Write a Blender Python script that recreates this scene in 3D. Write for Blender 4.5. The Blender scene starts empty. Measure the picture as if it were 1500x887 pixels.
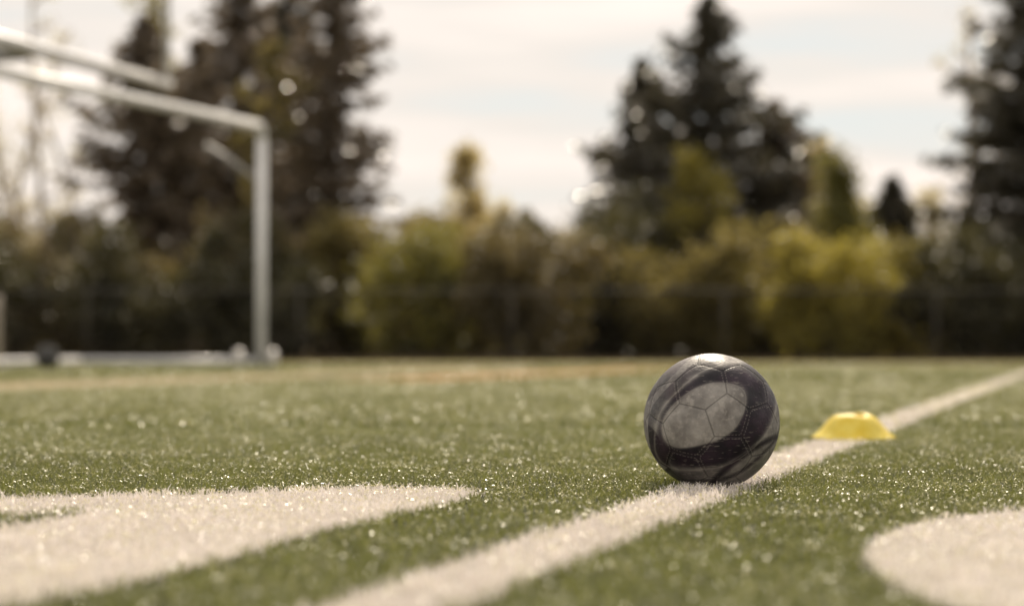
import bpy, bmesh, math, random
import numpy as np
from mathutils import Vector, Matrix
rs = np.random.RandomState(7); random.seed(7)
scene = bpy.context.scene
COL = scene.collection
F, HC, YH = 3540.0, 0.234, 505.0
def atx(px, D): return (px-750)/F*D
def zat(py, D): return HC+(YH-py)/F*D
def unp(px, py, z=0.012):
    D = F*(HC-z)/(py-YH); return (atx(px, D), D)

# ------------------------------------------------------------------ materials
def mat(name, col, rough=0.6, col2=None, nscale=20, bump=0, bscale=200, metal=0, spec=0.5, trans=0, attr=None, tcol=None, coord='Object'):
    m = bpy.data.materials.new(name); m.use_nodes = True
    nt = m.node_tree; N = nt.nodes; L = nt.links; N.clear()
    out = N.new('ShaderNodeOutputMaterial'); b = N.new('ShaderNodeBsdfPrincipled')
    b.inputs['Roughness'].default_value = rough; b.inputs['Metallic'].default_value = metal
    b.inputs['Specular IOR Level'].default_value = spec
    b.inputs['Base Color'].default_value = (*col, 1)
    csock = None
    if col2 is not None:
        mx = N.new('ShaderNodeMix'); mx.data_type = 'RGBA'
        mx.inputs[6].default_value = (*col, 1); mx.inputs[7].default_value = (*col2, 1)
        tc = N.new('ShaderNodeTexCoord')
        no = N.new('ShaderNodeTexNoise'); no.inputs['Scale'].default_value = nscale; no.inputs['Detail'].default_value = 4
        L.new(tc.outputs[coord], no.inputs['Vector'])
        mr = N.new('ShaderNodeMapRange'); mr.inputs[1].default_value = .35; mr.inputs[2].default_value = .65
        if attr:
            at = N.new('ShaderNodeAttribute'); at.attribute_name = attr
            ad = N.new('ShaderNodeMath'); ad.operation = 'ADD'
            L.new(at.outputs['Fac'], ad.inputs[0]); L.new(no.outputs['Fac'], ad.inputs[1])
            ml = N.new('ShaderNodeMath'); ml.operation = 'MULTIPLY'; ml.inputs[1].default_value = .5
            L.new(ad.outputs[0], ml.inputs[0]); L.new(ml.outputs[0], mr.inputs[0])
            mr.inputs[1].default_value = .30; mr.inputs[2].default_value = .74
        else:
            L.new(no.outputs['Fac'], mr.inputs[0])
        L.new(mr.outputs[0], mx.inputs[0]); csock = mx.outputs[2]; L.new(csock, b.inputs['Base Color'])
    if bump:
        tc2 = N.new('ShaderNodeTexCoord'); n2 = N.new('ShaderNodeTexNoise'); n2.inputs['Scale'].default_value = bscale
        bp = N.new('ShaderNodeBump'); bp.inputs['Strength'].default_value = bump; bp.inputs['Distance'].default_value = .01
        L.new(tc2.outputs['Object'], n2.inputs['Vector']); L.new(n2.outputs['Fac'], bp.inputs['Height']); L.new(bp.outputs[0], b.inputs['Normal'])
    last = b.outputs[0]
    if trans > 0:
        t = N.new('ShaderNodeBsdfTranslucent')
        if tcol: t.inputs['Color'].default_value = (*tcol, 1)
        elif csock: L.new(csock, t.inputs['Color'])
        else: t.inputs['Color'].default_value = (*col, 1)
        ms = N.new('ShaderNodeMixShader'); ms.inputs[0].default_value = trans
        L.new(b.outputs[0], ms.inputs[1]); L.new(t.outputs[0], ms.inputs[2]); last = ms.outputs[0]
    L.new(last, out.inputs['Surface'])
    return m

M = {}
M['soil'] = mat('turf_infill', (.028, .036, .014), .95, (.058, .062, .022), 3, bump=.4, bscale=300, spec=.1)
M['litter'] = mat('leaf_litter', (.022, .018, .012), .95, (.05, .04, .025), 2, spec=0)
M['turf'] = mat('turf_blade', (.009, .016, .005), .36, (.205, .218, .066), 1.5, trans=.32, attr='rnd', tcol=(.25, .265, .072), spec=.7)
M['glint'] = mat('turf_sun_glint', (.42, .42, .22), .38, (.82, .76, .50), 5, trans=.2, attr='rnd', tcol=(.75, .70, .38), spec=.7)  # pale colour that paints sun sparkle onto the turf
M['white_turf'] = mat('white_turf', (.48, .43, .39), .34, (.95, .89, .84), 4, trans=.25, attr='rnd', tcol=(.88, .81, .75), spec=.6)
M['faded_turf'] = mat('faded_white_turf', (.40, .35, .23), .6, (.70, .61, .46), 3, trans=.25, attr='rnd', tcol=(.6, .52, .36), spec=.3)
M['white_base'] = mat('white_base', (.30, .27, .23), .9, (.5, .46, .41), 60, spec=.1)
M['faded_base'] = mat('faded_base', (.28, .25, .16), .9, (.50, .43, .31), 3, spec=.1)
M['orange_turf'] = mat('orange_turf', (.42, .26, .10), .6, (.62, .40, .18), 8, trans=.2, tcol=(.5, .32, .12), spec=.3)
M['path'] = mat('path_sand', (.42, .35, .20), .9, (.27, .25, .12), 1.2, spec=0)
M['bark'] = mat('bark', (.06, .045, .035), .9, (.12, .10, .08), 9, bump=.5, bscale=30, spec=.2)
M['pale_bark'] = mat('pale_bark', (.30, .24, .17), .8, (.48, .40, .30), 6, bump=.3, bscale=30, spec=.2)
M['spruce'] = mat('spruce_needles', (.024, .024, .017), .38, (.125, .11, .078), 1.0, trans=.16, attr='rnd', tcol=(.21, .18, .085))
M['spruce2'] = mat('spruce_needles_brown', (.036, .030, .019), .32, (.26, .205, .15), 1.0, trans=.22, attr='rnd', tcol=(.38, .29, .17))
def leaf(n, a, b, t, tr=.4): M[n] = mat(n, a, .5, b, 1.3, trans=tr, attr='rnd', tcol=t)
leaf('leaf_yellow', (.06, .056, .014), (.27, .235, .055), (.56, .47, .085), .45)
leaf('leaf_green', (.038, .042, .013), (.17, .16, .042), (.37, .33, .065), .40)
leaf('leaf_olive', (.04, .037, .015), (.20, .165, .055), (.42, .34, .10), .40)
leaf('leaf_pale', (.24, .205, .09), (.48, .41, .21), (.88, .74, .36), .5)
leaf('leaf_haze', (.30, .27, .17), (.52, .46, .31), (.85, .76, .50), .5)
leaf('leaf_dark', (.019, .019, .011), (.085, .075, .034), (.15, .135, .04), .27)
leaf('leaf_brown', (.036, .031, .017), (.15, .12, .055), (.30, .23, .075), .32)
M['paint_metal'] = mat('painted_aluminium', (.74, .73, .72), .35, (.84, .83, .81), 3, metal=0)
M['grey_metal'] = mat('galvanised_steel', (.56, .56, .56), .4, (.66, .65, .64), 5, metal=.2)
M['dull_metal'] = mat('dull_steel', (.26, .25, .24), .5, (.36, .35, .33), 5, metal=.3)
M['fence'] = mat('fence_steel', (.06, .056, .048), .7, (.11, .10, .085), 5, metal=0, spec=.15)
M['rubber'] = mat('rubber', (.03, .03, .03), .7, (.06, .06, .055), 20)
M['white_plastic'] = mat('white_plastic', (.7, .66, .6), .4, (.8, .76, .7), 12)
M['beige'] = mat('beige_post', (.30, .26, .2), .6, (.4, .35, .28), 12)
M['yellow'] = mat('yellow_plastic', (.84, .66, .06), .5, (.93, .80, .16), 25, bump=.05, bscale=90, trans=.3, tcol=(1, .82, .12))

# ------------------------------------------------------------------ mesh helpers
def np_mesh(name, V, Fq, m, parent=None, rnd=None, smooth=False, loc=None):
    V = np.asarray(V, np.float32); Fq = np.asarray(Fq, np.int32)
    me = bpy.data.meshes.new(name)
    me.vertices.add(len(V)); me.vertices.foreach_set('co', V.ravel())
    k = Fq.shape[1]
    me.loops.add(Fq.size); me.loops.foreach_set('vertex_index', Fq.ravel())
    me.polygons.add(len(Fq)); me.polygons.foreach_set('loop_start', np.arange(0, Fq.size, k, dtype=np.int32))
    me.update(calc_edges=True)
    if smooth: me.polygons.foreach_set('use_smooth', np.ones(len(Fq), bool))
    if rnd is not None:
        a = me.attributes.new('rnd', 'FLOAT', 'POINT'); a.data.foreach_set('value', np.asarray(rnd, np.float32))
    me.materials.append(m)
    o = bpy.data.objects.new(name, me); COL.objects.link(o)
    if parent: o.parent = parent
    if loc is not None: o.location = loc
    return o
class MB:
    def __init__(s): s.v = []; s.f = []
    def tube(s, pts, rad, n=10, cap=True):
        pts = [Vector(p) for p in pts]; b = len(s.v); up = None
        for i, p in enumerate(pts):
            if i == 0: d = pts[1]-p
            elif i == len(pts)-1: d = p-pts[i-1]
            else: d = (pts[i+1]-pts[i-1])
            d.normalize()
            if up is None: up = Vector((0, 0, 1)) if abs(d.z) < .9 else Vector((1, 0, 0))
            x = d.cross(up)
            if x.length < 1e-4: x = d.orthogonal()
            x.normalize(); y = x.cross(d).normalized(); up = y
            r = rad[i] if isinstance(rad, (list, tuple)) else rad
            for k in range(n):
                a = 2*math.pi*k/n; s.v.append(tuple(p+x*math.cos(a)*r+y*math.sin(a)*r))
        for i in range(len(pts)-1):
            for k in range(n):
                q = (k+1) % n; s.f.append((b+i*n+k, b+i*n+q, b+(i+1)*n+q, b+(i+1)*n+k))
        if cap:
            s.f.append(tuple(b+k for k in range(n-1, -1, -1))); e = b+(len(pts)-1)*n; s.f.append(tuple(e+k for k in range(n)))
        return s
    def lathe(s, prof, n=32, c=(0, 0, 0), axis='z', closed=False):
        b = len(s.v)
        for r, z in prof:
            for k in range(n):
                a = 2*math.pi*k/n
                p = (r*math.cos(a), r*math.sin(a), z)
                if axis == 'x': p = (p[2], p[0], p[1])
                s.v.append((p[0]+c[0], p[1]+c[1], p[2]+c[2]))
        m = len(prof)
        for i in range(m if closed else m-1):
            j = (i+1) % m
            for k in range(n):
                q = (k+1) % n; s.f.append((b+i*n+k, b+i*n+q, b+j*n+q, b+j*n+k))
        return s
    def quad(s, a, b, c, d):
        k = len(s.v); s.v += [a, b, c, d]; s.f.append((k, k+1, k+2, k+3)); return s
    def build(s, name, m, parent=None, smooth=True):
        me = bpy.data.meshes.new(name); me.from_pydata(s.v, [], s.f); me.update()
        me.materials.append(m)
        if smooth:
            for p in me.polygons: p.use_smooth = len(p.vertices) == 4
        o = bpy.data.objects.new(name, me); COL.objects.link(o)
        if parent: o.parent = parent
        return o
def tag(o, label, cat, group=None, kind=None):
    o['label'] = label; o['category'] = cat
    if group: o['group'] = group
    if kind: o['kind'] = kind
    return o
def empty(name, loc=(0, 0, 0), rz=0):
    o = bpy.data.objects.new(name, None); COL.objects.link(o); o.location = loc; o.rotation_euler = (0, 0, rz)
    o.empty_display_size = .1; return o

def leaf_cards(P, L, W, dirs=None, spread=1.0):
    n = len(P)
    d = rs.normal(size=(n, 3))
    if dirs is not None: d = dirs+d*spread*.5
    d /= np.linalg.norm(d, axis=1)[:, None]+1e-9
    r = rs.normal(size=(n, 3)); s = np.cross(d, r); s /= np.linalg.norm(s, axis=1)[:, None]+1e-9
    l = L*(.6+.8*rs.rand(n))[:, None]; w = W*(.6+.8*rs.rand(n))[:, None]
    V = np.stack([P-d*l*.5, P+s*w*.5, P+d*l*.5, P-s*w*.5], 1).reshape(-1, 3)
    Fq = np.arange(n*4).reshape(n, 4)
    return V, Fq, np.repeat(rs.rand(n), 4)

SUN_EL, SUN_AZ = 39, 5   # azimuth from +Y
# ------------------------------------------------------------------ ground
g = MB().quad((-400, -60, 0), (400, -60, 0), (400, 700, 0), (-400, 700, 0)).build('ground', M['soil'])
tag(g, 'green artificial turf playing field', 'ground', kind='structure')

def inpoly(x, y, poly):
    ins = np.zeros(len(x), bool); n = len(poly)
    for i in range(n):
        x1, y1 = poly[i]; x2, y2 = poly[(i+1) % n]
        c = ((y1 > y) != (y2 > y)) & (x < (x2-x1)*(y-y1)/((y2-y1)+1e-12)+x1)
        ins ^= c
    return ins
LP1 = unp(548, 887); LP2 = unp(1500, 547)
ld = np.array([LP2[0]-LP1[0], LP2[1]-LP1[1]]); ld /= np.linalg.norm(ld); ln = np.array([-ld[1], ld[0]])
hw = .062
def lp(t, s): p = np.array(LP1)+ld*t+ln*s; return (p[0], p[1])
line_poly = [lp(-3, -hw), lp(60, -hw), lp(60, hw), lp(-3, hw)]
left_poly = [unp(*p) for p in [(145, 741), (0, 750), (-400, 770), (-800, 790), (-800, 745), (-300, 733), (0, 724), (300, 717), (470, 711), (560, 709), (650, 710), (712, 715), (665, 731), (560, 752), (430, 783), (300, 819), (150, 855), (0, 880), (-300, 920), (-800, 1040), (-800, 850), (-400, 795), (0, 766), (80, 755)]]
right_poly = [unp(*p) for p in [(1262, 806), (1285, 780), (1340, 760), (1420, 748), (1500, 742), (1620, 738), (1760, 744), (1850, 770), (1880, 810), (1840, 860), (1740, 900), (1640, 915), (1520, 905), (1400, 884), (1330, 862), (1285, 835)]]
def band(p1, p2, w, ext0=0, ext1=0):
    a = np.array(p1); b = np.array(p2); d = b-a; d /= np.linalg.norm(d); n = np.array([-d[1], d[0]])
    a = a-d*ext0; b = b+d*ext1
    return [tuple(a-n*w/2), tuple(b-n*w/2), tuple(b+n*w/2), tuple(a+n*w/2)]
border_poly = band(unp(0, 566), unp(640, 543.5), 1.05, 8, 2)
orange_poly = band(unp(560, 558), unp(930, 542), .70, 0, 1)
polys = [line_poly, left_poly, right_poly, border_poly, orange_poly]
BX, BD = atx(1042, 3.93), 3.93

def scatter(density, d0, d1, hw0, hw1=None, inner=None, core=.225):
    W = core*d1+hw0
    ntry = int(density*(2*W*(d1-d0)))
    x = (rs.rand(ntry)*2-1)*W; y = d0+(d1-d0)*rs.rand(ntry)
    k = np.abs(x) < core*y+hw0
    if inner is not None: k &= np.abs(x) >= core*y+inner
    return x[k], y[k]
def lump(x, y):
    return (np.sin(x*37+2*np.sin(y*23))*np.sin(y*31+x*9)+.7*np.sin(x*91+y*40+1)*np.sin(y*77-x*33))
def hashv(a, b): return np.modf(np.abs(np.sin(a*1271.3+b*3117.7)*4375.5))[0]
def blades(x, y, hgt, wid, tuft=.006):
    n = len(x)
    gx = np.round(x/tuft/2)*tuft*2; gy = np.round(y/tuft/2)*tuft*2
    bx = np.round((x+.3*tuft)/tuft/5); by = np.round((y-.8*tuft)/tuft/9)
    x = x+(gx-x)*.5; y = y+(gy-y)*.5
    hsh = hashv(gx, gy); h2 = hashv(bx*.37, by*.53)
    hv = hgt*(.40+.42*rs.rand(n)+.54*hsh+.32*h2)*(.94+.12*lump(x, y))
    a = rs.rand(n)*2*np.pi; wx = np.cos(a)*wid/2; wy = np.sin(a)*wid/2
    la = np.arctan2(y-gy, x-gx)+rs.normal(size=n)*1.0; lm = hv*(.15+1.1*rs.rand(n)**2)
    lx = np.cos(la)*lm; ly = np.sin(la)*lm
    z0 = np.zeros(n)
    V = np.empty((n, 6, 3), np.float32)
    V[:, 0] = np.stack([x-wx, y-wy, z0], 1); V[:, 1] = np.stack([x+wx, y+wy, z0], 1)
    V[:, 2] = np.stack([x+wx+lx*.3, y+wy+ly*.3, hv*.72], 1); V[:, 3] = np.stack([x-wx+lx*.3, y-wy+ly*.3, hv*.72], 1)
    V[:, 4] = np.stack([x+wx*.45+lx, y+wy*.45+ly, hv], 1); V[:, 5] = np.stack([x-wx*.45+lx, y-wy*.45+ly, hv], 1)
    b = (np.arange(n)*6)[:, None]
    Fq = np.concatenate([b+np.array([[0, 1, 2, 3]]), b+np.array([[3, 2, 4, 5]])], 1).reshape(-1, 4)
    return V.reshape(-1, 3), Fq, np.repeat(np.clip(rs.rand(n)*.34+hsh*.52+h2*.44-.15, 0, 1), 6)
zones = [(17000, 1.5, 6.5, .12, None, .014, .0017, .006), (6000, 1.5, 6.5, 1.1, .12, .014, .0028, .008),
         (4000, 6.5, 14, 1.1, None, .017, .0036, .011), (450, 14, 27, 1.5, None, .022, .010, .03)]
acc = {i: [] for i in range(-1, 5)}
jx = lambda n: rs.normal(size=n)*.004
def classify(x, y, e=1.0):
    cls = np.full(len(x), -1); wv = .004*lump(x*3, y*3)
    xx = x+jx(len(x))*1.6*e+wv; yy = y+jx(len(x))*4.0*e+wv*2
    for i, p in enumerate(polys): cls[inpoly(xx, yy, p)] = i
    return cls
for dens, d0, d1, h0, inn, hg, wd, tf in zones:
    x, y = scatter(dens, d0, d1, h0, inner=inn)
    k = (x-BX)**2+(y-BD)**2 > .05**2; x, y = x[k], y[k]
    cls = classify(x, y)
    for i in acc:
        q = cls == i
        if i == 3: q &= rs.rand(len(x)) < .95
        if q.any(): acc[i].append(blades(x[q], y[q], hg, wd, tf))
def merge(lst):
    V = []; Fq = []; R = []; o = 0
    for v, f, r in lst: V.append(v); Fq.append(f+o); R.append(r); o += len(v)
    return np.concatenate(V), np.concatenate(Fq), np.concatenate(R)
def glints(dens, d0, d1, h0, L_, W_, z, cl=1.0):  # small pale cards added among the blades, tilted to mimic sun glints
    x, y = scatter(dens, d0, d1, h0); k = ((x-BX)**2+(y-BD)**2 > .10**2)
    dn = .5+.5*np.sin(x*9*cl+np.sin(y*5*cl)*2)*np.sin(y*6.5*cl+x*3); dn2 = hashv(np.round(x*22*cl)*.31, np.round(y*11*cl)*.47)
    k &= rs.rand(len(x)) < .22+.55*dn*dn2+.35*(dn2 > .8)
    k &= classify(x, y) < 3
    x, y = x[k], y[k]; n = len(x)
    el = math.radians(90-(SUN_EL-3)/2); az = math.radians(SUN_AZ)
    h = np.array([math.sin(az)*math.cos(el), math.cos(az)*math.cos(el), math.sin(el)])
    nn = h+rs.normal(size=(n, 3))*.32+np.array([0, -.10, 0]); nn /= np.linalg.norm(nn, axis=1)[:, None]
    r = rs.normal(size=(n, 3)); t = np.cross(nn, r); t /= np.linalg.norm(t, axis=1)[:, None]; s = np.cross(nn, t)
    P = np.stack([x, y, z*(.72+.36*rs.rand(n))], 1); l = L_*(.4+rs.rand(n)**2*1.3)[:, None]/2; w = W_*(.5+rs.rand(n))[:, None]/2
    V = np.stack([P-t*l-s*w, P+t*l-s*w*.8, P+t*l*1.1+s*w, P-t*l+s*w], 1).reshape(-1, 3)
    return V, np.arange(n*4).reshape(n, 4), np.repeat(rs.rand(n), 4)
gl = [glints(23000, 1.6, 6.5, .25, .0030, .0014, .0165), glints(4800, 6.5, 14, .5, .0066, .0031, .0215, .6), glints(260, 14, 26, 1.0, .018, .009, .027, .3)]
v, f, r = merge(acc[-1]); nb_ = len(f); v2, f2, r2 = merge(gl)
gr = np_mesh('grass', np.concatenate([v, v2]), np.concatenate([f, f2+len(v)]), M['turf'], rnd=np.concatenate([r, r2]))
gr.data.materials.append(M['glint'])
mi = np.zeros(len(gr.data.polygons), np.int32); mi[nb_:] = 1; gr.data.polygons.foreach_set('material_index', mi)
tag(gr, 'short green artificial grass blades with added pale glints covering the field', 'grass', kind='stuff')
info = [('touchline', 'long straight white line running under the ball and past the yellow cone', M['white_base'], M['white_turf']),
        ('field_number', 'large pointed white painted marking on the turf at lower left', M['white_base'], M['white_turf']),
        ('field_emblem', 'rounded white painted marking on the turf at lower right', M['white_base'], M['white_turf']),
        ('goal_line', 'distant faded wide white line crossing the field in front of the goal', M['faded_base'], M['faded_turf']),
        ('orange_line', 'faint distant orange line on the turf near mid field', M['orange_turf'], M['orange_turf'])]
for i, (nm, lb, mb, mt) in enumerate(info):
    v, f, r = merge(acc[i])
    o = np_mesh(nm, v, f, mt, rnd=r)
    bm = bmesh.new(); bm.from_mesh(o.data)
    vs = [bm.verts.new((x, y, .004+.002*i)) for x, y in polys[i]]
    nf = bm.faces.new(vs); nf.material_index = 1
    bm.to_mesh(o.data); bm.free(); o.data.materials.append(mb)
    tag(o, lb, 'field marking', kind='structure')
pt = MB().quad((-60, 26.0, .018), (60, 27.0, .018), (60, 30.6, .018), (-60, 30.4, .018)).build('path', M['path'])
tag(pt, 'pale sandy path along the far edge of the field', 'path', kind='structure')
lt = MB().quad((-120, 29.6, .024), (120, 29.6, .024), (120, 140, .024), (-120, 140, .024)).build('woodland_floor', M['litter'])
tag(lt, 'dark leaf covered ground under the trees beyond the field', 'ground', kind='structure')

# ------------------------------------------------------------------ football
def make_ball():
    root = empty('football', (BX, BD, .11))
    bm = bmesh.new(); bmesh.ops.create_icosphere(bm, subdivisions=8, radius=1)
    me = bpy.data.meshes.new('cover'); bm.to_mesh(me); bm.free()
    n = len(me.vertices); P = np.empty(n*3, np.float32); me.vertices.foreach_get('co', P); P = P.reshape(-1, 3).astype(float)
    P /= np.linalg.norm(P, axis=1)[:, None]
    ph = (1+5**.5)/2
    iv = np.array([(a, b*ph, 0) for a in (-1, 1) for b in (-1, 1)]+[(0, a, b*ph) for a in (-1, 1) for b in (-1, 1)]+[(b*ph, 0, a) for a in (-1, 1) for b in (-1, 1)], float)
    iv /= np.linalg.norm(iv[0])
    fc = []
    md = max(iv[0]@iv[j] for j in range(1, 12))
    for i in range(12):
        for j in range(i+1, 12):
            for k in range(j+1, 12):
                if min(iv[i]@iv[j], iv[j]@iv[k], iv[i]@iv[k]) > md-.01:
                    c = iv[i]+iv[j]+iv[k]; fc.append(c/np.linalg.norm(c))
    C = np.array(list(iv/.9393)+[c/.9150 for c in fc])
    R = np.array(Matrix.Rotation(.5, 3, 'Z') @ Matrix.Rotation(.35, 3, 'X') @ Matrix.Rotation(.9, 3, 'Y'))
    C = C@R.T
    S = P@C.T
    o2 = np.argsort(-S, axis=1)[:, :3]
    ar = np.arange(n)
    i1, i2 = o2[:, 0], o2[:, 1]
    gap = (S[ar, i1]-S[ar, i2])/np.linalg.norm(C[i1]-C[i2], axis=1)
    t = np.cross(C[i1], C[i2]); t /= np.linalg.norm(t, axis=1)[:, None]
    along = np.abs((P*t).sum(1))
    g3 = (S[ar, i1]-S[ar, o2[:, 2]])
    seam = np.exp(-(gap/.0075)**2)
    stitch = np.exp(-((gap-.028)/.006)**2)*(np.sin(along*2*np.pi/.05) > -.2)*(g3 > .02)
    r = .110*(1-.007*seam+.003*np.clip(gap/.12, 0, 1)) - .0003*stitch
    me.vertices.foreach_set('co', (P*r[:, None]).astype(np.float32).ravel())
    u = P[:, 0]; v = P[:, 2]; back = P[:, 1] > 0
    u = np.where(back, -u, u)
    u = u+.02*np.sin(v*7); v = v+.02*np.sin(u*6)
    def ell(cu, cv, a, b, deg):
        c, s = math.cos(math.radians(deg)), math.sin(math.radians(deg))
        x = (u-cu)*c+(v-cv)*s; y = -(u-cu)*s+(v-cv)*c
        return np.sqrt((x/a)**2+(y/b)**2)
    E1 = ell(-.17, .12, .68, .385, 30); E2 = ell(.04, .10, 1.0, .64, 35); E4 = ell(-.86, -.32, .10, .5, 30)
    def st(x, e=.02): return 1/(1+np.exp(np.clip(x/e, -50, 50)))
    dark = st(E2-1)*(1-st(E1-1))
    # panels outside the sweep: charcoal purple above and left, scuffed grey at the lower right
    lowr = 1-st(u-v-.55, .10)
    dark = np.maximum(dark, (1-st(E2-1.05))*(.74-.56*lowr))
    dark = np.maximum(dark, st(E4-1, .05))
    dark = np.maximum(dark, st(np.abs(ell(.80, -1.05, 1.05, .72, 34)-1)-.07, .02))
    dark = np.maximum(dark, st(np.abs(ell(.0, .15, 1.20, .92, 34)-1)-.03, .015))
    # grey worn streak along the upper left
    dark = np.where((v > u) & (np.abs(ell(.02, .14, 1.10, .78, 34)-1.02) < .045), dark*.35, dark)
    line = np.exp(-((E2-1.03)/.012)**2)+np.exp(-((E1-.985)/.010)**2)+.8*np.exp(-((ell(.0, .15, 1.25, .97, 34)-1)/.010)**2)
    colr = np.zeros((n, 4), np.float32); colr[:, 3] = 1
    colr[:, 0] = dark; colr[:, 1] = np.clip(seam, 0, 1); colr[:, 2] = np.clip(.5*stitch+.45*line, 0, 1)
    a = me.color_attributes.new('mask', 'FLOAT_COLOR', 'POINT'); a.data.foreach_set('color', colr.ravel())
    for p in me.polygons: p.use_smooth = True
    m = bpy.data.materials.new('ball_leather'); m.use_nodes = True; nt = m.node_tree; N = nt.nodes; L = nt.links
    b = N['Principled BSDF']
    at = N.new('ShaderNodeAttribute'); at.attribute_name = 'mask'
    sp = N.new('ShaderNodeSeparateColor'); L.new(at.outputs['Color'], sp.inputs[0])
    tc = N.new('ShaderNodeTexCoord')
    def noise(sc, det=6, lo=.4, hi=.6, stretch=None):
        no = N.new('ShaderNodeTexNoise'); no.inputs['Scale'].default_value = sc; no.inputs['Detail'].default_value = det
        if stretch:
            mp = N.new('ShaderNodeMapping'); mp.inputs['Scale'].default_value = stretch; mp.inputs['Rotation'].default_value = (.4, .6, .3)
            L.new(tc.outputs['Object'], mp.inputs['Vector']); L.new(mp.outputs[0], no.inputs['Vector'])
        else: L.new(tc.outputs['Object'], no.inputs['Vector'])
        mr = N.new('ShaderNodeMapRange'); mr.inputs[1].default_value = lo; mr.inputs[2].default_value = hi; L.new(no.outputs['Fac'], mr.inputs[0]); return mr.outputs[0]
    def mix(f, A, B):
        x = N.new('ShaderNodeMix'); x.data_type = 'RGBA'
        if isinstance(f, float): x.inputs[0].default_value = f
        else: L.new(f, x.inputs[0])
        for i, c in ((6, A), (7, B)):
            if isinstance(c, tuple): x.inputs[i].default_value = (*c, 1)
            else: L.new(c, x.inputs[i])
        return x.outputs[2]
    def mul(a_, k):
        q = N.new('ShaderNodeMath'); q.operation = 'MULTIPLY'; L.new(a_, q.inputs[0])
        if isinstance(k, float): q.inputs[1].default_value = k
        else: L.new(k, q.inputs[1])
        return q.outputs[0]
    grey = mix(noise(35, 8, .35, .65), (.17, .158, .145), (.33, .31, .285))
    grey = mix(mul(noise(18, 8, .50, .66), .75), grey, (.060, .048, .042))
    grey = mix(mul(noise(90, 6, .52, .66), .45), grey, (.44, .41, .37))
    dk = mix(noise(30, 6, .4, .7), (.006, .004, .008), (.030, .015, .028))
    c = mix(sp.outputs[0], grey, dk)
    scr = noise(60, 8, .60, .70, (1, 1, 5))
    c = mix(mul(scr, .38), c, (.28, .25, .22))
    c = mix(mul(sp.outputs[1], .60), c, (.012, .010, .009))
    c = mix(mul(sp.outputs[2], .6), c, (.36, .33, .29))
    L.new(c, b.inputs['Base Color'])
    rr = N.new('ShaderNodeMapRange'); rr.inputs[3].default_value = .38; rr.inputs[4].default_value = .72
    L.new(noise(25, 6, .35, .65), rr.inputs[0]); L.new(rr.outputs[0], b.inputs['Roughness'])
    b.inputs['Specular IOR Level'].default_value = .38
    bp = N.new('ShaderNodeBump'); bp.inputs['Strength'].default_value = .7; bp.inputs['Distance'].default_value = .001
    no = N.new('ShaderNodeTexNoise'); no.inputs['Scale'].default_value = 160; no.inputs['Detail'].default_value = 6; L.new(tc.outputs['Object'], no.inputs['Vector'])
    L.new(no.outputs['Fac'], bp.inputs['Height']); L.new(bp.outputs[0], b.inputs['Normal'])
    me.materials.append(m)
    o = bpy.data.objects.new('cover', me); COL.objects.link(o); o.parent = root
    v = MB().lathe([(.0, .0), (.0022, .0), (.0028, -.001)], 16).build('valve', M['rubber'], root)
    d = Vector((.2, .75, .55)).normalized(); v.location = d*.1106; v.rotation_euler = d.to_track_quat('Z', 'Y').to_euler()
    tag(root, 'worn black and grey stitched football resting on the white line in sharp focus', 'ball')
    return root
make_ball()

# ------------------------------------------------------------------ yellow disc cone
cd = 5.75; cx = atx(1250, cd)
prof = [(.098, .000), (.100, .002), (.096, .005), (.088, .010), (.079, .019), (.069, .031), (.060, .042), (.051, .050), (.042, .0545), (.034, .056), (.028, .055), (.027, .052), (.034, .0525), (.041, .051), (.049, .0465), (.057, .039), (.066, .028), (.076, .016), (.086, .007), (.094, .002), (.095, .000)]
mb = MB().lathe(prof, 72, closed=True)
vv = []
for x, y, z in mb.v:
    a = math.atan2(y, x); k = 1+.015*math.sin(3*a+1)
    vv.append((x*k, y*k, z+(.0022*math.sin(2*a+.6)+.0009*math.sin(5*a))*(z/.06)))
mb.v = vv
cone = mb.build('training_cone', M['yellow']); cone.location = (cx, cd, .014); cone.rotation_euler = (math.radians(2), math.radians(-1), .4)
tag(cone, 'flat yellow disc cone lying on the white line behind the ball', 'cone')

# ------------------------------------------------------------------ soccer goal
A = np.array([atx(383, 24.5), 24.5]); gd = np.array([-.305, -.952]); gd /= np.linalg.norm(gd)
gb = np.array([-.952, .305]); gb /= np.linalg.norm(gb)
goal = empty('soccer_goal', (A[0], A[1], 0))
def gp(t, s, z): p = gd*t+gb*s; return (p[0], p[1], z)
R_ = .051
for t in (0, 7.32):
    MB().tube([gp(t, 0, .02), gp(t, 0, 1.2), gp(t, 0, 2.34)], R_, 20).build('post', M['paint_metal'], goal)
    MB().tube([gp(t, 0, 2.34), gp(t+(.02 if t == 0 else -.02), 0, 2.40), gp(t+(.07 if t == 0 else -.07), 0, 2.44), gp(t+(.14 if t == 0 else -.14), 0, 2.445)], R_*1.08, 20).build('corner_joint', M['paint_metal'], goal)
    MB().tube([gp(t, .04, 1.90), gp(t, .42, 2.16), gp(t, .62, 2.28)], .028, 12).build('net_arm', M['dull_metal'], goal)
    MB().tube([gp(t, .05, .07), gp(t, 2.05, .07)], .035, 12).build('ground_bar', M['grey_metal'], goal)
    for s in (.25, -.12):
        w = MB().lathe([(.03, -.03), (.085, -.035), (.095, -.02), (.095, .02), (.085, .035), (.03, .03)], 24, axis='x', closed=True).build('wheel', M['white_plastic'], goal)
        w.location = gp(t, s, .097); w.rotation_euler = (0, 0, .35)
        h = MB().lathe([(.001, -.04), (.03, -.04), (.03, .04), (.001, .04)], 12, axis='x').build('hub', M['grey_metal'], w)
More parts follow.
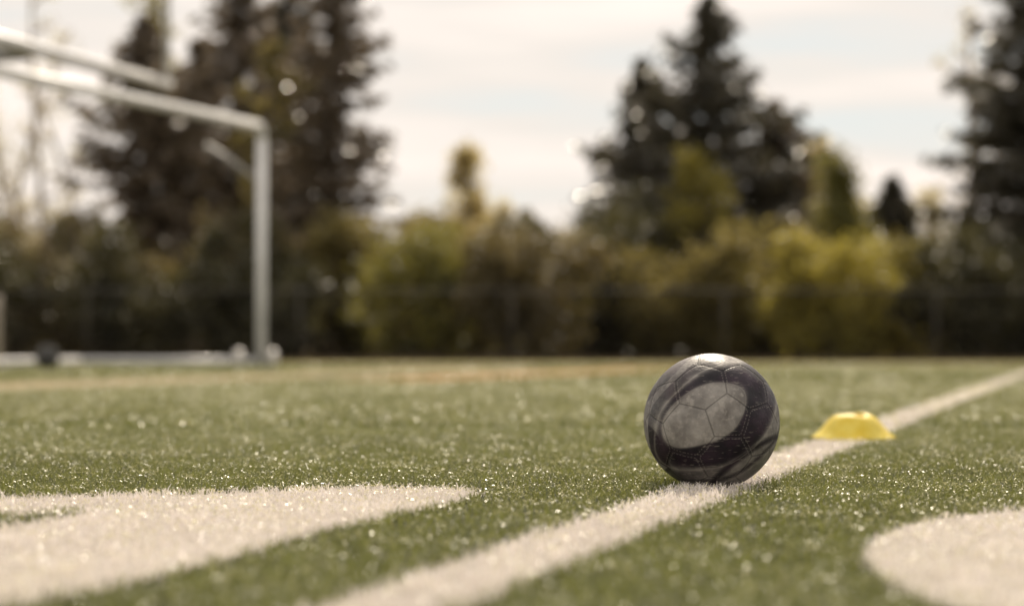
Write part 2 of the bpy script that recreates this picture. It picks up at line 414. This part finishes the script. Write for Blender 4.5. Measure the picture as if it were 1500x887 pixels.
MB().tube([gp(.14, 0, 2.445), gp(3.6, 0, 2.445), gp(7.18, 0, 2.445)], R_, 20).build('crossbar', M['paint_metal'], goal)
MB().tube([gp(0, 2.05, .07), gp(7.32, 2.05, .07)], .035, 12).build('rear_ground_bar', M['grey_metal'], goal)
tag(goal, 'white metal soccer goal frame with round crossbar reaching in from the left', 'goal')

# football uprights behind
U = np.array([atx(246, 26.2), 26.2]); ud = np.array([-.244, -.97]); ud /= np.linalg.norm(ud); ub = np.array([-.97, .244])
up = empty('goalpost', (U[0], U[1], 0))
def gu(t, s, z): p = ud*t+ub*s; return (p[0], p[1], z)
MB().tube([gu(0, 0, 3.05), gu(3.5, 0, 3.05), gu(7.1, 0, 3.05)], .062, 20).build('crossbar', M['grey_metal'], up)
for t in (.04, 7.06):
    MB().tube([gu(t, 0, 3.06), gu(t, 0, 6), gu(t, 0, 9.1)], .034, 16).build('upright', M['grey_metal'], up)
pts = [gu(3.4, .05, 3.02), gu(3.45, .6, 2.98), gu(3.5, 1.3, 2.86), gu(3.55, 1.75, 2.5), gu(3.6, 1.9, 2.0), gu(3.6, 1.9, 0)]
MB().tube(pts, .085, 16).build('gooseneck', M['dull_metal'], up)
tag(up, 'tall grey american football goalpost with upright behind the soccer goal', 'goalpost')

db = MB(); prof = [(max(.0005, .11*math.cos(a)), .11*math.sin(a)) for a in np.linspace(-math.pi/2, math.pi/2, 25)]
dbr = empty('far_ball', (atx(70, 22), 22, .125))
db.lathe(prof, 32).build('cover', M['rubber'], dbr)
for k in range(3):
    q = MB().tube([(.1105*math.cos(a), .1105*math.sin(a), 0) for a in np.linspace(0, 2*math.pi, 33)], .0022, 6).build('seam', M['beige'], dbr)
    q.rotation_euler = (k*1.05, .4+k*.8, 0)
tag(dbr, 'small dark round ball far off by the goal frame at left', 'ball')
D_ = 24.0
sp_ = empty('marker_post', (atx(-3, D_), D_, 0))
MB().tube([(0, 0, .03), (0, 0, .55), (0, 0, zat(432, D_))], [.042, .04, .036], 14).build('pole', M['beige'], sp_)
MB().lathe([(.001, 0), (.12, 0), (.13, .03), (.10, .07), (.04, .10), (.001, .10)], 20).build('base', M['white_plastic'], sp_)
tag(sp_, 'short pale marker post at the extreme left edge of the field', 'post')

# ------------------------------------------------------------------ chain link fence
FD = 37.6; fh = 1.08
fe = empty('chain_link_fence', (0, FD, 0))
for x in np.arange(-13.2, 13.3, 3.3):
    MB().tube([(x, 0, 0), (x, 0, fh+.03)], .018, 8).build('post', M['fence'], fe)
MB().tube([(-13.2, 0, fh), (0, 0, fh), (13.2, 0, fh)], .015, 8).build('top_rail', M['fence'], fe)
mb = MB(); w = .0013
for x in np.arange(-14.3, 13.2, .12):
    for sgn in (1, -1):
        x0, x1 = (x, x+fh) if sgn > 0 else (x+fh, x)
        if max(x0, x1) > 13.2 or min(x0, x1) < -13.2: continue
        mb.quad((x0-w, .002*sgn, .03), (x0+w, .002*sgn, .03), (x1+w, .002*sgn, fh-.01), (x1-w, .002*sgn, fh-.01))
mb.build('wire_mesh', M['fence'], fe, smooth=False)
tag(fe, 'low grey chain link fence along the foot of the trees', 'fence')

# ------------------------------------------------------------------ trees
def limb_pts(p0, d, length, segs, wob, sag=0):
    pts = [Vector(p0)]; d = Vector(d).normalized()
    for i in range(segs):
        d = (d+Vector((random.gauss(0, wob), random.gauss(0, wob), random.gauss(0, wob)-sag))).normalized()
        pts.append(pts[-1]+d*length/segs)
    return pts
def spruce(px, topy, slope, cap, D, label, m='spruce', dens=1.0, low=.10, step=1.0, jit=.05, group=None):
    H = zat(topy, D); R = slope/F*D; RC = cap/F*D
    root = empty('spruce_tree', (atx(px, D), D, 0))
    tb = MB(); tb.tube([(0, 0, 0), (.03, 0, H*.3), (-.02, .02, H*.7), (0, 0, H*.98)], [.16*H/8, .12*H/8, .06*H/8, .01], 10)
    PP = []; DD = []
    z = H*low
    while z < H*.985:
        fr = 1-z/H
        rad = min(R*fr, RC*(.85+.15*fr))
        nb = int(6+6*fr)
        lev = random.uniform(.80, 1.15)
        for b in range(nb):
            a = random.random()*2*math.pi
            ln = rad*lev*random.choice((.45, .65, .85, 1.0, 1.0, 1.2))*random.uniform(.85, 1.1)+.04
            rise = .50-.75*fr+random.gauss(0, .10)
            zz = z+random.uniform(-1, 1)*H*jit*fr
            pts = []
            ns = max(4, int(ln/.14))
            for s in range(ns+1):
                t = s/ns
                pts.append((math.cos(a)*ln*t, math.sin(a)*ln*t, zz+ln*(rise*t-.32*t*t*fr+.20*t**3)))
            if ln > .3: tb.tube([pts[0], pts[len(pts)//2], pts[-1]], [.022, .014, .005], 4, cap=False)
            pp = np.array(pts)
            nc = int(ln*38*dens)+5
            tt = rs.rand(nc)**.7*ns*.999; i0 = tt.astype(int); fr2 = (tt-i0)[:, None]
            q = pp[i0]*(1-fr2)+pp[i0+1]*fr2
            wdt = .08+.16*ln*(1-tt/ns)*.9
            side = np.array([-math.sin(a), math.cos(a), 0])
            off = rs.normal(size=nc)*wdt*.8
            q = q+side*off[:, None]+np.stack([np.zeros(nc), np.zeros(nc), -np.abs(rs.normal(size=nc))*.08], 1)
            PP.append(q)
            dv = np.array([math.cos(a), math.sin(a), -.35])[None]+side[None]*np.sign(off)[:, None]*.7
            DD.append(dv)
        z += H*random.uniform(.020, .034)*(.55+.75*fr)*step
    P = np.concatenate(PP); Dd = np.concatenate(DD)
    V, Fq, r = leaf_cards(P, .24, .09, Dd, .8)
    np_mesh('crown', V, Fq, M[m], root, rnd=r)
    tb.build('trunk', M['bark'], root)
    tag(root, label, 'tree', group)
def broadleaf(px, topy, hwpx, D, m, label, n=6000, size=.11, base=.18, bark='bark', name='tree', shape='round', cat='tree', airy=0., stems=1):
    H = zat(topy, D)*1.04; R = hwpx/F*D
    root = empty(name, (atx(px, D), D, 0))
    tb = MB(); ends = []
    for s in range(stems):
        dx = random.uniform(-.55, .55)*R*(stems > 1)
        trunk = limb_pts((dx, 0, 0), (dx*.8, random.uniform(-.1, .1), 1), H*.95/(1 if s == 0 else random.uniform(1.05, 1.8)), 7, .05)
        rr = .02*H*(1 if stems == 1 else .6)
        tb.tube(trunk, [rr*(1-.12*i) for i in range(8)], 8)
        nl = int(20/(1+.6*(stems > 1)))
        for i in range(nl):
            t = base+(1-base)*(i+.5)/nl; j = min(6, int(t*7)); p = trunk[j].lerp(trunk[j+1], t*7-j)
            u = (t-base)/(1-base)
            prof = (math.sin(math.pi*min(1, u*.8+.18)))**.7 if shape == 'round' else (1.05-u)
            a = random.random()*6.283; ln = R*prof*random.uniform(.45, 1.4)
            L_ = limb_pts(p, (math.cos(a), math.sin(a), .6), ln, 5, .18)
            tb.tube(L_, [rr*.35*(1-.17*q) for q in range(6)], 5, cap=False)
            ends += [L_[2], L_[3], L_[4], L_[5]]
            for q in range(3):
                L2 = limb_pts(L_[2+q % 3], (random.gauss(0, 1), random.gauss(0, 1), .8), ln*.5, 3, .2)
                tb.tube(L2, [rr*.14, rr*.1, rr*.07, rr*.03], 4, cap=False); ends += [L2[2], L2[3]]
        ends.append(trunk[-1])
    E = np.array([tuple(e) for e in ends])
    if n:
        wts = rs.rand(len(E))**(1.8+airy*2); wts /= wts.sum()
        idx = rs.choice(len(E), n, p=wts)
        sg = R*(.15 if not airy else .12)
        P = E[idx]+rs.normal(size=(n, 3))*sg
        P[:, 2] = np.clip(P[:, 2], .03, H*1.05)
        V, Fq, r = leaf_cards(P, size, size*.6)
        np_mesh('crown', V, Fq, M[m], root, rnd=r)
    tb.build('trunk', M[bark], root)
    tag(root, label, cat)
# spruces
spruce(484, -150, 275, 108, 46, 'tall dark spruce right of the goal post, its tip out of the frame', 'spruce2', 1.0, .05, 1.15, .045)
spruce(212, 18, 285, 116, 47, 'spruce with brown tinted needles behind the goal crossbar', 'spruce2', 1.0, .05, 1.1, .045)
spruce(350, -110, 250, 104, 51, 'tall dark spruce behind the goal post, between its two neighbours', 'spruce2', 1.0, .05, 1.1)
spruce(290, 50, 220, 92, 53, 'dark spruce standing behind and right of the brown tinted spruce', 'spruce2', 1.0, .05, 1.1)
spruce(425, -60, 240, 84, 54, 'rearmost tall dark spruce of the cluster right of the goal post', 'spruce', 1.0, .05, 1.1)
spruce(1036, -12, 310, 170, 46, 'tall pointed spruce standing behind the ball', 'spruce', 1.0, .1, 1.15, .05)
spruce(943, 80, 200, 96, 48, 'shorter spruce overlapping the left side of the pointed one behind the ball', 'spruce', 1.0, .1, 1.1)
spruce(1136, 145, 200, 68, 47, 'small spruce overlapping the right side of the pointed one behind the ball', 'spruce2', 1.0, .1, 1.15)
spruce(1512, -90, 320, 148, 45, 'tall dark spruce at the right edge of the picture', 'spruce', 1.1, .1, 1.0, .05)
spruce(1308, 255, 120, 46, 50, 'small dark spruce behind the triangular green tree', 'spruce', 1.0)
spruce(1735, 60, 260, 130, 47, 'spruce standing beyond the right edge of the picture', 'spruce', .7)
spruce(-140, 30, 240, 120, 47, 'spruce standing beyond the left edge of the picture', 'spruce2', .7)
# broadleaf trees
broadleaf(662, 215, 62, 50, 'leaf_pale', 'small airy pale green tree alone against the sky left of centre', 3600, .12, .2, airy=.2)
broadleaf(1045, 232, 76, 42.5, 'leaf_yellow', 'yellow green tree in front of the pointed spruce', 2400, .12, .15, airy=.8)
broadleaf(1262, 232, 82, 43, 'leaf_green', 'triangular bright green tree between the two large spruces', 6000, .11, .1, shape='cone')
broadleaf(565, 318, 84, 43, 'leaf_olive', 'dense olive green tree right of the tall spruce', 6000, .11, .1, stems=2)
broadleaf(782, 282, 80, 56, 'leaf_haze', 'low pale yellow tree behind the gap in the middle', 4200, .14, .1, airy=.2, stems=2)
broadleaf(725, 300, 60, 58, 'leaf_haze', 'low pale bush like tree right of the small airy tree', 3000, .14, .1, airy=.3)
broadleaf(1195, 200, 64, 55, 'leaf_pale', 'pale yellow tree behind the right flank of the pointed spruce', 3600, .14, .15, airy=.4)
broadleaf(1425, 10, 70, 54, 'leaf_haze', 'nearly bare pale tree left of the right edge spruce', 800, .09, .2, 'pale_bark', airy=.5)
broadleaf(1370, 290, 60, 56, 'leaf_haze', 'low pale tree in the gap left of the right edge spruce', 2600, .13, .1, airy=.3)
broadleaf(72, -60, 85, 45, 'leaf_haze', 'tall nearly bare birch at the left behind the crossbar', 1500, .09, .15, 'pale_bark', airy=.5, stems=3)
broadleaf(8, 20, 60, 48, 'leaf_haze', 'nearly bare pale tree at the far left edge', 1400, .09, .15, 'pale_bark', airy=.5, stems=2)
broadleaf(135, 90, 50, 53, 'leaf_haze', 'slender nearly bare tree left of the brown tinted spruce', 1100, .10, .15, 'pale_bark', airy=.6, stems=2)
broadleaf(272, -40, 60, 55, 'leaf_yellow', 'thin yellow green tree behind the goalpost upright', 1800, .12, .25, 'bark', airy=.6)
broadleaf(398, 60, 48, 44, 'leaf_olive', 'olive tree with sparse leaves directly behind the goal post', 2600, .12, .15, airy=.6)
# shrubs
sh = [(-160, 330, 90, 'leaf_dark', 'dark shrub beyond the left edge of the picture'),
      (-20, 340, 90, 'leaf_dark', 'dark shrub cut by the left edge of the picture'),
      (95, 322, 85, 'leaf_brown', 'brownish shrub below the bare birch'),
      (190, 345, 85, 'leaf_dark', 'dark shrub below the brown tinted spruce'),
      (285, 320, 85, 'leaf_brown', 'brownish shrub left of the goal post'),
      (365, 335, 70, 'leaf_dark', 'dark shrub directly behind the goal post'),
      (440, 325, 66, 'leaf_dark', 'very dark shrub just right of the goal post'),
      (503, 368, 55, 'leaf_olive', 'olive shrub below the tall spruce on its right'),
      (600, 345, 84, 'leaf_green', 'green shrub at the foot of the dense olive tree'),
      (688, 330, 86, 'leaf_olive', 'olive shrub under the small airy pale tree'),
      (765, 345, 84, 'leaf_brown', 'brownish shrub in the gap in the middle'),
      (835, 330, 90, 'leaf_dark', 'black green shrub left of the pointed spruce'),
      (912, 290, 90, 'leaf_dark', 'largest black green shrub above and left of the ball'),
      (1008, 345, 84, 'leaf_olive', 'olive shrub directly above the ball'),
      (1098, 340, 90, 'leaf_olive', 'olive shrub above the right side of the ball'),
      (1182, 355, 80, 'leaf_yellow', 'bright yellow green shrub right of the ball'),
      (1262, 368, 86, 'leaf_yellow', 'yellow green shrub above the yellow cone'),
      (1335, 350, 84, 'leaf_olive', 'olive shrub right of the triangular green tree'),
      (1412, 352, 84, 'leaf_dark', 'dark shrub left of the right edge spruce'),
      (1492, 345, 84, 'leaf_dark', 'dark shrub cut by the right edge of the picture'),
      (1620, 340, 90, 'leaf_olive', 'olive shrub beyond the right edge of the picture')]
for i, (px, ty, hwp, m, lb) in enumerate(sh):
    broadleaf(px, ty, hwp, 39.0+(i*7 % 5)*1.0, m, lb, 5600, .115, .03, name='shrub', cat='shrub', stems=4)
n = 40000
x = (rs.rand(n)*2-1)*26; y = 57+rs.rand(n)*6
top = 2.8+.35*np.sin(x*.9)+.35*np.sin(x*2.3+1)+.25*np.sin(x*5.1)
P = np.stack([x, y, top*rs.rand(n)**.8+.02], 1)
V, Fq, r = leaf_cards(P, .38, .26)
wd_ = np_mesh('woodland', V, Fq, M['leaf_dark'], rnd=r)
tag(wd_, 'dark dense woodland undergrowth far behind the trees', 'woodland', kind='stuff')

# ------------------------------------------------------------------ world, sun, camera
W = bpy.data.worlds.new('World'); scene.world = W; W.use_nodes = True
nt = W.node_tree; N = nt.nodes; L = nt.links; N.clear()
out = N.new('ShaderNodeOutputWorld'); bg = N.new('ShaderNodeBackground'); bg2 = N.new('ShaderNodeBackground')
sky = N.new('ShaderNodeTexSky'); sky.sky_type = 'NISHITA'; sky.sun_disc = False
sky.sun_elevation = math.radians(SUN_EL); sky.sun_rotation = math.radians(SUN_AZ)
L.new(sky.outputs[0], bg.inputs[0]); bg.inputs[1].default_value = .12
tc = N.new('ShaderNodeTexCoord'); mp = N.new('ShaderNodeMapping'); mp.inputs['Scale'].default_value = (3.0, 3.0, 26)
mp.inputs['Rotation'].default_value = (0, math.radians(3), 0); mp.inputs['Location'].default_value = (.6, .2, .35)
L.new(tc.outputs['Generated'], mp.inputs['Vector'])
no = N.new('ShaderNodeTexNoise'); no.inputs['Scale'].default_value = 1.5; no.inputs['Detail'].default_value = 6
L.new(mp.outputs[0], no.inputs['Vector'])
cr = N.new('ShaderNodeValToRGB'); e = cr.color_ramp.elements
e[0].position = .34; e[0].color = (.76, .78, .76, 1)
e[1].position = .64; e[1].color = (1.06, .95, .86, 1)
k_ = e.new(.47); k_.color = (.88, .81, .74, 1)
L.new(no.outputs['Fac'], cr.inputs[0]); L.new(cr.outputs[0], bg2.inputs[0]); bg2.inputs[1].default_value = 1.04
mr = N.new('ShaderNodeMapRange'); mr.inputs[1].default_value = .35; mr.inputs[2].default_value = .5; mr.inputs[3].default_value = .92; mr.inputs[4].default_value = .98
L.new(no.outputs['Fac'], mr.inputs[0])
ms = N.new('ShaderNodeMixShader'); L.new(mr.outputs[0], ms.inputs[0]); L.new(bg.outputs[0], ms.inputs[1]); L.new(bg2.outputs[0], ms.inputs[2])
L.new(ms.outputs[0], out.inputs[0])
sl = bpy.data.lights.new('sun', 'SUN'); sl.energy = 5.0; sl.angle = math.radians(.8); sl.color = (1, .87, .70)
so = bpy.data.objects.new('sun', sl); COL.objects.link(so)
az, el = math.radians(SUN_AZ), math.radians(SUN_EL)
dvec = Vector((math.sin(az)*math.cos(el), math.cos(az)*math.cos(el), math.sin(el)))
so.rotation_euler = dvec.to_track_quat('Z', 'Y').to_euler()

cam = bpy.data.cameras.new('camera'); co = bpy.data.objects.new('camera', cam); COL.objects.link(co)
cam.lens = 85; cam.sensor_width = 36; cam.clip_end = 2000; cam.clip_start = .05
co.location = (0, 0, HC); co.rotation_euler = (math.radians(90)+math.atan((YH-443.5)/F), 0, 0)
cam.dof.use_dof = True; cam.dof.focus_distance = 3.85; cam.dof.aperture_fstop = 2.9
scene.camera = co
scene.view_settings.view_transform = 'Standard'; scene.view_settings.look = 'None'
